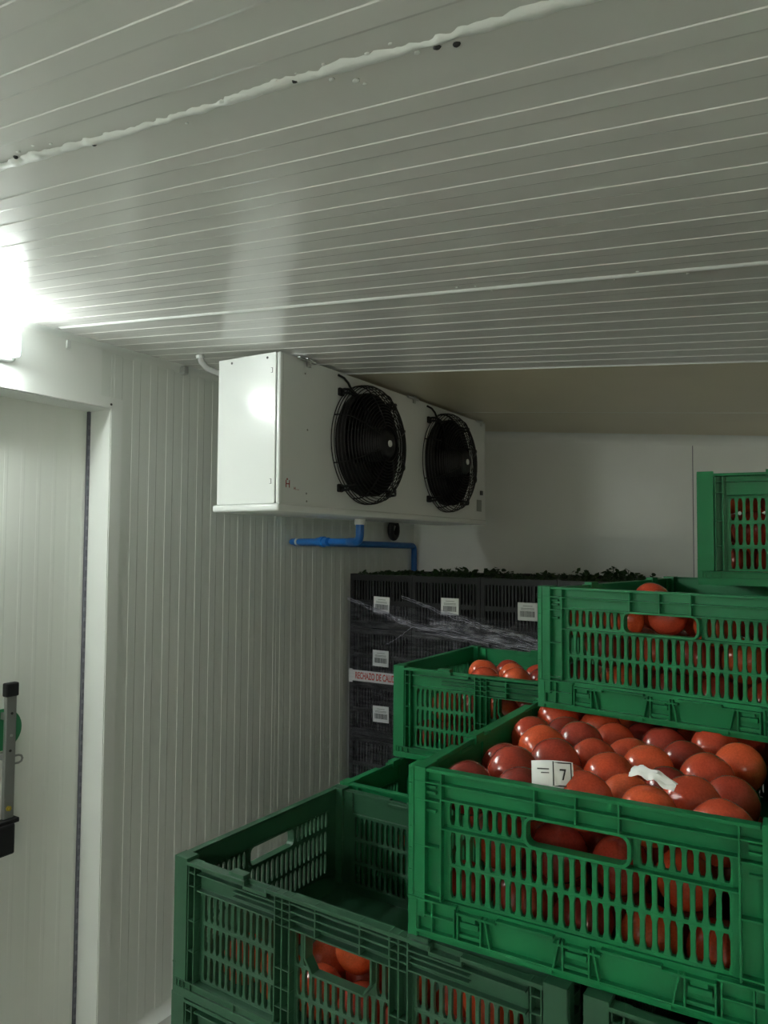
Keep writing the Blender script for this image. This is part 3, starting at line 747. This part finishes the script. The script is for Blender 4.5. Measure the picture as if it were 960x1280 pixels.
def fill(fm, Wd, Dp, keep, lab, group, lhf=.76, rad=.0325, pitch=.0705, layers=3, z0=.0095, jit=.0012, toplab=None, where=None):
    """hexagonal layers; keep(u, v, layer) picks the places in use"""
    u0, u1, v0, v1 = .019+rad, Wd-.019-rad, .019+rad, Dp-.019-rad
    dv = pitch*.877; lh = pitch*lhf
    for l in range(layers):
        rows = int((v1-v0)/dv+1e-6)+1
        for j in range(rows):
            off = (pitch/2 if (j+l) % 2 else 0)
            v = v0+j*dv+(dv*.33 if l == 1 else 0)
            if v > v1+.002: continue
            n = int((u1-u0-off)/pitch+1e-6)+1
            for i in range(n):
                u = u0+off+i*pitch
                if not keep(u, v, l): continue
                r = rad*random.uniform(.92, 1.035)
                lb = lab
                if toplab and l == layers-1:
                    lb = toplab % (ORD[i], ORD[j])
                elif j == 0 and where:
                    lb = 'tomato behind front slots of the %s, %s layer, %s from left' % (where, ('bottom', 'middle', 'top')[l], ORD[i])
                tomato(fm, u+random.uniform(-jit, jit), v+random.uniform(-jit, jit), z0+rad+l*lh+(random.uniform(-.006, .012) if l == layers-1 else 0), r, lb, group)
fill(f_fr, CW, CL, lambda u, v, l: True if l == 2 else (v < .30 or u < .12), 'red tomato in the lower layers of the full front crate', 'tomatoes in the full front crate', lhf=.83, rad=.034,
     toplab='tomato in the top layer of the full front crate, %s from left, %s row', where='full front crate')
fill(f_ur, CW, CL, lambda u, v, l: v < (.25, .19, .12)[l], 'red tomato deeper inside the askew crate', 'tomatoes in the askew crate', where='askew crate')
tomato(f_ur, .085, .275, .160, .0355, 'red tomato showing just above the rim of the askew crate', 'tomatoes in the askew crate')
tomato(f_ur, .085, .285, .092, .0325, 'red tomato deeper inside the askew crate', 'tomatoes in the askew crate')
fill(f_mid, CL, CW, lambda u, v, l: u > (.04, .08, .13)[l] and u < .50 and v < (.2, .2, .2)[l], 'red tomato deeper inside the crate before the wrapped black stack', 'tomatoes in the crate before the black stack', lhf=.86, rad=.034, toplab='tomato atop the crate before the black stack, %s from left, %s row', where='crate by the black stack')
fill(f_bl, CW, CL, lambda u, v, l: u > (.03, .1, .16)[l] and v < (.2, .14, .12)[l], 'red tomato in the crate hidden behind the dark one', 'tomatoes in the hidden crate')
fill(f_tr, CL, CW, lambda u, v, l: u < .26 and v < (.2, .18, .14)[l], 'red tomato deeper inside the topmost crate', 'tomatoes in the topmost crate', where='topmost crate')
fill(f_r5, CL, CW, lambda u, v, l: v < .1 and u < .3, 'red tomato behind the slots of the bottom right crate', 'tomatoes in the bottom right crate', layers=2, where='bottom right crate')
for k, (u, v, w, r, ov, lb) in enumerate([
    (.085, .062, .045, .034, 0, 'dim red tomato low behind the left slots of the nearly empty crate'), (.155, .06, .045, .035, 0, 'red tomato on the floor behind the left slots of the nearly empty crate'),
    (.150, .090, .107, .034, 0, 'bright red tomato highest behind the left slots of the nearly empty crate'),
    (.225, .06, .045, .034, 0, 'red tomato beside the left rib of the nearly empty crate'), (.295, .06, .044, .034, 0, 'red tomato on the floor under the left end of the grip opening'),
    (.365, .06, .045, .035, 0, 'red tomato on the floor under the right end of the grip opening'), (.265, .094, .099, .0315, 0, 'red tomato at left in the open grip of the nearly empty crate'),
    (.350, .092, .086, .0285, 1, 'pointed red tomato at right in the open grip of the nearly empty crate'),
    (.435, .06, .045, .034, 0, 'red tomato beside the right rib of the nearly empty crate'), (.505, .06, .045, .034, 0, 'red tomato low behind the right slots of the nearly empty crate'),
    (.470, .085, .103, .035, 0, 'red tomato highest behind the right slots of the nearly empty crate'), (.545, .125, .045, .034, 0, 'red tomato in the far right corner of the nearly empty crate'),
    (.19, .125, .045, .034, 0, 'red tomato in the second row of the nearly empty crate, at left'), (.26, .127, .045, .034, 0, 'red tomato in the second row of the nearly empty crate, left of middle'),
    (.33, .127, .045, .034, 0, 'red tomato in the second row of the nearly empty crate, at middle'), (.40, .127, .045, .034, 0, 'red tomato in the second row of the nearly empty crate, right of middle'), (.47, .127, .045, .034, 0, 'red tomato in the second row of the nearly empty crate, at right')]):
    tomato(f_dark, u, v, w, r, lb, 'tomatoes in the nearly empty crate', oval=bool(ov), rot=(.25, .35, .4) if ov else None)
print('tomatoes', ntom[0])

# paper size label and torn scrap on the tomatoes of the full crate
def sheet(w, h, nx, ny, fz):
    mb = MB(); vs = [(w*(i/nx-.5), h*(j/ny-.5), fz(i/nx-.5, j/ny-.5)) for j in range(ny+1) for i in range(nx+1)]
    n = nx+1; top = [(j*n+i, j*n+i+1, (j+1)*n+i+1, (j+1)*n+i) for j in range(ny) for i in range(nx)]
    k = len(vs); vs2 = [(x, y, zz-.0005) for x, y, zz in vs]
    mb.add(vs+vs2, top+[tuple(k+q for q in f[::-1]) for f in top])
    bd = [i for i in range(n)]+[j*n+nx for j in range(1, ny+1)]+[ny*n+i for i in range(nx-1, -1, -1)]+[j*n for j in range(ny-1, 0, -1)]
    mb.f += [(bd[i], bd[(i+1) % len(bd)], k+bd[(i+1) % len(bd)], k+bd[i]) for i in range(len(bd))]
    return mb
pl = tag(empty('size_label'), 'small printed paper label lying on a tomato near the front rim', 'label')
cur = lambda a, c: -.006*(2*a)**2-.004*(2*c)**2
sheet(.046, .03, 8, 6, cur).build('label_paper', 'paper', pl, smooth=True, fix=False)
mb = MB()
for x0, x1, y0, y1 in ((.000, .0012, -.013, .013), (.000, .021, .0118, .013), (.000, .021, -.013, -.0118), (.0198, .021, -.013, .013)):
    mb.box(x0, x1, y0, y1, cur((x0+x1)/2/.046, (y0+y1)/2/.03)+.0001, cur((x0+x1)/2/.046, (y0+y1)/2/.03)+.0009)
mb.build('printed_frame', 'blackprint', pl)
text_mesh('printed_letter', 'L', .017, 'blackprint', pl, Matrix.Translation((.0105, 0, -.0009)) @ Matrix.Rotation(PI, 4, 'Z') @ Matrix(((1, .25, 0, 0), (0, 1, 0, 0), (0, 0, 1, 0), (0, 0, 0, 1))), .0008)
mb = MB(); mb.box(-.017, -.004, .004, .0052, -.0012, .0002); mb.box(-.013, -.004, .0, .001, -.0012, .0); mb.build('printed_lines', 'greyprint', pl)
pl.location = f_fr @ Vector((.166, .030, .204)); pl.rotation_euler = (math.radians(62), 0, math.radians(22))
sc = sheet(.050, .016, 14, 6, lambda a, c: .0015*math.sin(a*17)+.004*noise.noise(Vector((a*5, c*4, 2)))-.008*abs(c)-.006*(2*a)**2)
for i, (x, y, zz) in enumerate(sc.v): sc.v[i] = (x, y+.003*noise.noise(Vector((x*70, 3, 0)))*(1 if y > 0 else -1)-x*.12, zz)
scrap = sc.build('paper_scrap', 'paper', None, smooth=True, fix=False)
scrap.location = f_fr @ Vector((.268, .058, .214)); scrap.rotation_euler = (math.radians(25), math.radians(8), math.radians(-6))
tag(scrap, 'torn crumpled strip of white paper lying on the tomatoes', 'paper')

# ------------------------------------------------------------------ black crates by the back wall
KW, KD, KH = .343, .60, .256
def black_parts():
    out = []
    def side(fr, W):
        mb = MB(); bx = lambda s0, s1, d0, d1, z0, z1: mb.box(s0, s1, d0, d1, z0, z1, fr)
        bx(0, .018, 0, .02, .0, KH); bx(W-.018, W, 0, .02, 0, KH)
        bx(.018, W-.018, 0, .012, KH-.03, KH-.003); bx(.018, W-.018, 0, .012, 0, .03); bx(.018, W-.018, .002, .008, .112, .13)
        for s in (.1, W-.1): bx(s-.006, s+.006, .001, .01, .03, KH-.03)
        n = int((W-.036)/.016)
        slot_row(mb, fr, .018, W-.018, .03, .112, n, .003, .007, w=.5); slot_row(mb, fr, .018, W-.018, .13, KH-.03, n, .003, .007, w=.5)
        return mb
    out.append(('front_side', side(lambda s, d, zz: (s, d, zz), KW)))
    out.append(('back_side', side(lambda s, d, zz: (KW-s, KD-d, zz), KW)))
    for fr in (lambda s, d, zz: (d, KD-.02-s, zz), lambda s, d, zz: (KW-d, s+.02, zz)): out.append(('long_side', side(fr, KD-.04)))
    mb = MB(); mb.box(.012, KW-.012, .012, KD-.012, .002, .008); out.append(('base', mb))
    return out
kproto = empty('herb_crate')
for n, mb in black_parts(): mb.build(n, 'blackcrate', kproto)
KY, KX, KZT = 3.03, -2.03, 1.513
lab_me = {}
def barcode_label(parent, x, zz, tilt=0):
    """white price card on the front side of a crate (local coordinates)"""
    c = MB(); c.box(-.044, .044, -.001, 0, -.038, .038); lb = c.build('barcode_card', 'paper', parent)
    lb.location = (x, -.0012, zz); lb.rotation_euler = (0, tilt, 0)
    b = MB(); rnd = random.Random(int(x*1000)+int(zz*900)); q = -.033
    while q < .032:
        w = rnd.choice((.0012, .0018, .003)); b.box(q, q+w, -.0016, -.001, -.022, .002); q += w+rnd.choice((.0012, .002))
    b.build('barcode', 'greyprint', lb)
    t = MB()
    for z0, x0, x1 in ((.024, -.02, .022), (.014, -.03, .03), (.009, -.03, .03)): t.box(x0, x1, -.0014, -.001, z0-.001, z0+.001)
    t.build('printed_lines', 'plate', lb)
GB = 'black crates by the back wall'
colname = ['leftmost', 'second', 'third', 'rightmost']; rowname = ['top', 'second', 'third', 'fourth', 'bottom']
labx = {(0, 0): -1.850, (1, 0): -1.490, (2, 0): -1.124, (0, 1): -1.853, (0, 2): -1.850}
labz = {(0, 0): 1.369, (1, 0): 1.378, (2, 0): 1.374, (0, 1): 1.116, (0, 2): .855}
first = True
for c in range(4):
    for r in range(5):
        o = kproto if first else copy_tree(kproto); first = False
        o.location = (KX+.345*c, KY, KZT-KH-(KH+.0008)*r)
        what = ' with leafy herbs on top' if r == 0 else ''
        if c == 0 and r == 2: what = ' just below the red-lettered tape'
        tag(o, 'black slotted crate, %s column, %s row of the dark stack%s' % (colname[c], rowname[r], what), 'crate', GB)
        bz = KZT-KH-(KH+.0008)*r; o['bz'] = 0
        del o['bz']
        if (c, r) in labx: pass
crs = [o for o in COL.objects if o.name.startswith('herb_crate')]
for (c, r), x in labx.items():
    o = crs[c*5+r]; barcode_label(o, x-o.location.x, labz[(c, r)]-o.location.z, random.uniform(-.03, .04))
pallet(-2.03, -.65, 3.03, 3.63, .227, 'wooden pallet under the stack of black crates')
# herbs: a leafy bunch showing above each top crate
def herbs(x0, x1, y0, y1, zb, n, hmax, label, seed):
    rnd = random.Random(seed); mb = MB(); cx, cy = (x0+x1)/2, (y0+y1)/2
    for _ in range(n):
        x, y = rnd.uniform(x0, x1)-cx, rnd.uniform(y0, y1)-cy
        hh = hmax*(.35+.65*rnd.random())*(.25+1.5*abs(noise.noise(Vector((x*14+seed, y*9, 0)))))
        s = rnd.uniform(.010, .022); a = rnd.uniform(0, 6.3); ti = rnd.uniform(-.9, .9)
        d = Vector((math.cos(a), math.sin(a), ti)).normalized(); w = d.cross(Vector((rnd.uniform(-1, 1), rnd.uniform(-1, 1), 1))).normalized(); nn = d.cross(w)
        p = Vector((x, y, hh))
        pts = [p-d*s, p-d*s*.3+w*s*.6+nn*.003, p+d*s*.5+w*s*.45, p+d*s, p+d*s*.5-w*s*.45, p-d*s*.3-w*s*.6+nn*.003]
        mb.add([tuple(q) for q in pts], [(0, 1, 2, 3), (0, 3, 4, 5)])
        if rnd.random() < .3: mb.tube([(x, y, -.05), tuple(p)], .0014, 4, cap=False)
    o = mb.build('herb_bunch', 'leaf', None, fix=False); o.location = (cx, cy, zb)
    tag(o, label, 'herbs', 'leafy herbs in the black crates'); return o
for c, (n, h, lb) in enumerate(((420, .03, 'dark green leafy herbs drooping in the leftmost top black crate'), (420, .045, 'dark green leafy herbs rising above the second top black crate'),
                               (380, .03, 'low dark herbs in the third top black crate'), (380, .05, 'dark herbs with an upright sprig in the rightmost top black crate'))):
    x = KX+.345*c; herbs(x+.012, x+KW-.012, KY+.02, KY+.45, KZT-.022, int(n*.8), h*1.2, lb, 3+c)
# tape with red lettering across the stack
tp = tag(empty('printed_tape', (KX, KY-.006, 1.0)), 'white tape with red capital letters across the black crates', 'tape')
mb = MB(); mb.box(.001, .70, -.0005, 0, .0, .052); mb.box(.001, .022, -.0007, .0002, -.008, .056); mb.build('tape_strip', 'tape', tp)
text_mesh('tape_letters', 'RECHAZO DE CALIDAD', .044, 'redtape', tp, Matrix.Translation((.165, -.0008, .025)) @ Matrix.Rotation(PI/2, 4, 'X') @ Matrix.Diagonal((.54, 1, 1, 1)), .0002, .0011)
# shift the tape to its height on the stack
tp.location.z = 1.65-(1.65-1.052)*1.088
# stretch film wound around the stack, with gathered folds
fl = tag(empty('stretch_film', (KX, KY, .45)), 'clear wrinkled stretch film wound around the black crates', 'plastic film')
mb = MB(); nx, nz = 110, 60; W0 = 1.385
vs = []; fs = []
topz = lambda s: 1.385-.09*s-.45
for j in range(nz+1):
    for i in range(nx+1):
        s = i/nx; x = -.004+W0*s; t = j/nz; zz = .02+(topz(s)-.02)*t
        q = noise.noise(Vector((x*5, zz*16+x*4, 3)))*.5+noise.noise(Vector((x*14, zz*40+x*12, 8)))*.3
        vs.append((x, -.016-.006*q, zz))
fs = [(j*(nx+1)+i, j*(nx+1)+i+1, (j+1)*(nx+1)+i+1, (j+1)*(nx+1)+i) for j in range(nz) for i in range(nx)]
mb.add(vs, fs); mb.build('film_sheet', 'film', fl, smooth=True, fix=False)
def fold(pts, r, seed, nst=4, spread=.010):
    for k in range(nst):
        f = MB(); out = []; rad = []
        P = [Vector(p) for p in pts]; n = 60
        for i in range(n+1):
            t = i/n*(len(P)-1); a = min(int(t), len(P)-2); p = P[a].lerp(P[a+1], t-a)
            q = noise.noise(Vector((i*.22, seed+k*3, 0))); q2 = noise.noise(Vector((i*.5, seed+k*5, 4)))
            out.append((p.x, p.y-.004+.003*q2, p.z+spread*(k-(nst-1)/2)*(.5+.8*i/n)+.009*q+.004*q2)); rad.append(r*(.25+1.5*abs(q2)))
        f.tube(out, rad, 6); f.build('film_fold', 'filmfold', fl, smooth=True)
# points are in the film's own frame: (x, y, z) relative to the stack corner
PA = [(.0, -.022, .945), (.10, -.022, .915), (.22, -.022, .875), (.36, -.022, .835), (.60, -.022, .805), (.86, -.022, .772), (1.2, -.022, .73)]
PB = [(.30, -.022, .965), (.50, -.022, .905), (.70, -.022, .852), (.95, -.022, .797), (1.25, -.022, .752)]
fold(PA, .0013, 2, 3, .008)
fold(PB, .0012, 9, 3, .008)
fold([(.365, -.022, .83), (.26, -.022, .757), (.22, -.022, .737)], .0014, 15, 1, .004)
def band(pts, w0, w1, seed):
    """gathered strip of film: a crinkled ribbon along a path"""
    P = [Vector(p) for p in pts]; n, k = 140, 14; mb = MB(); vs = []
    for i in range(n+1):
        t = i/n*(len(P)-1); a = min(int(t), len(P)-2); p = P[a].lerp(P[a+1], t-a); w = w0+(w1-w0)*i/n
        for j in range(k+1):
            q = noise.noise(Vector((i*.05, j*1.7, seed))); q2 = noise.noise(Vector((i*.16, j*2.9, seed+4)))
            vs.append((p.x, p.y-.003+.006*q+.003*q2, p.z+w*(j/k-.5)+.004*noise.noise(Vector((i*.06, seed, 1)))))
    mb.add(vs, [(i*(k+1)+j, i*(k+1)+j+1, (i+1)*(k+1)+j+1, (i+1)*(k+1)+j) for i in range(n) for j in range(k)])
    mb.build('film_band', 'filmband', fl, smooth=True, fix=False)
band(PA, .018, .06, 2.5); band(PB, .012, .06, 7.5)
band([(.45, -.024, .86), (.75, -.024, .815), (1.3, -.024, .745)], .03, .07, 11.5)
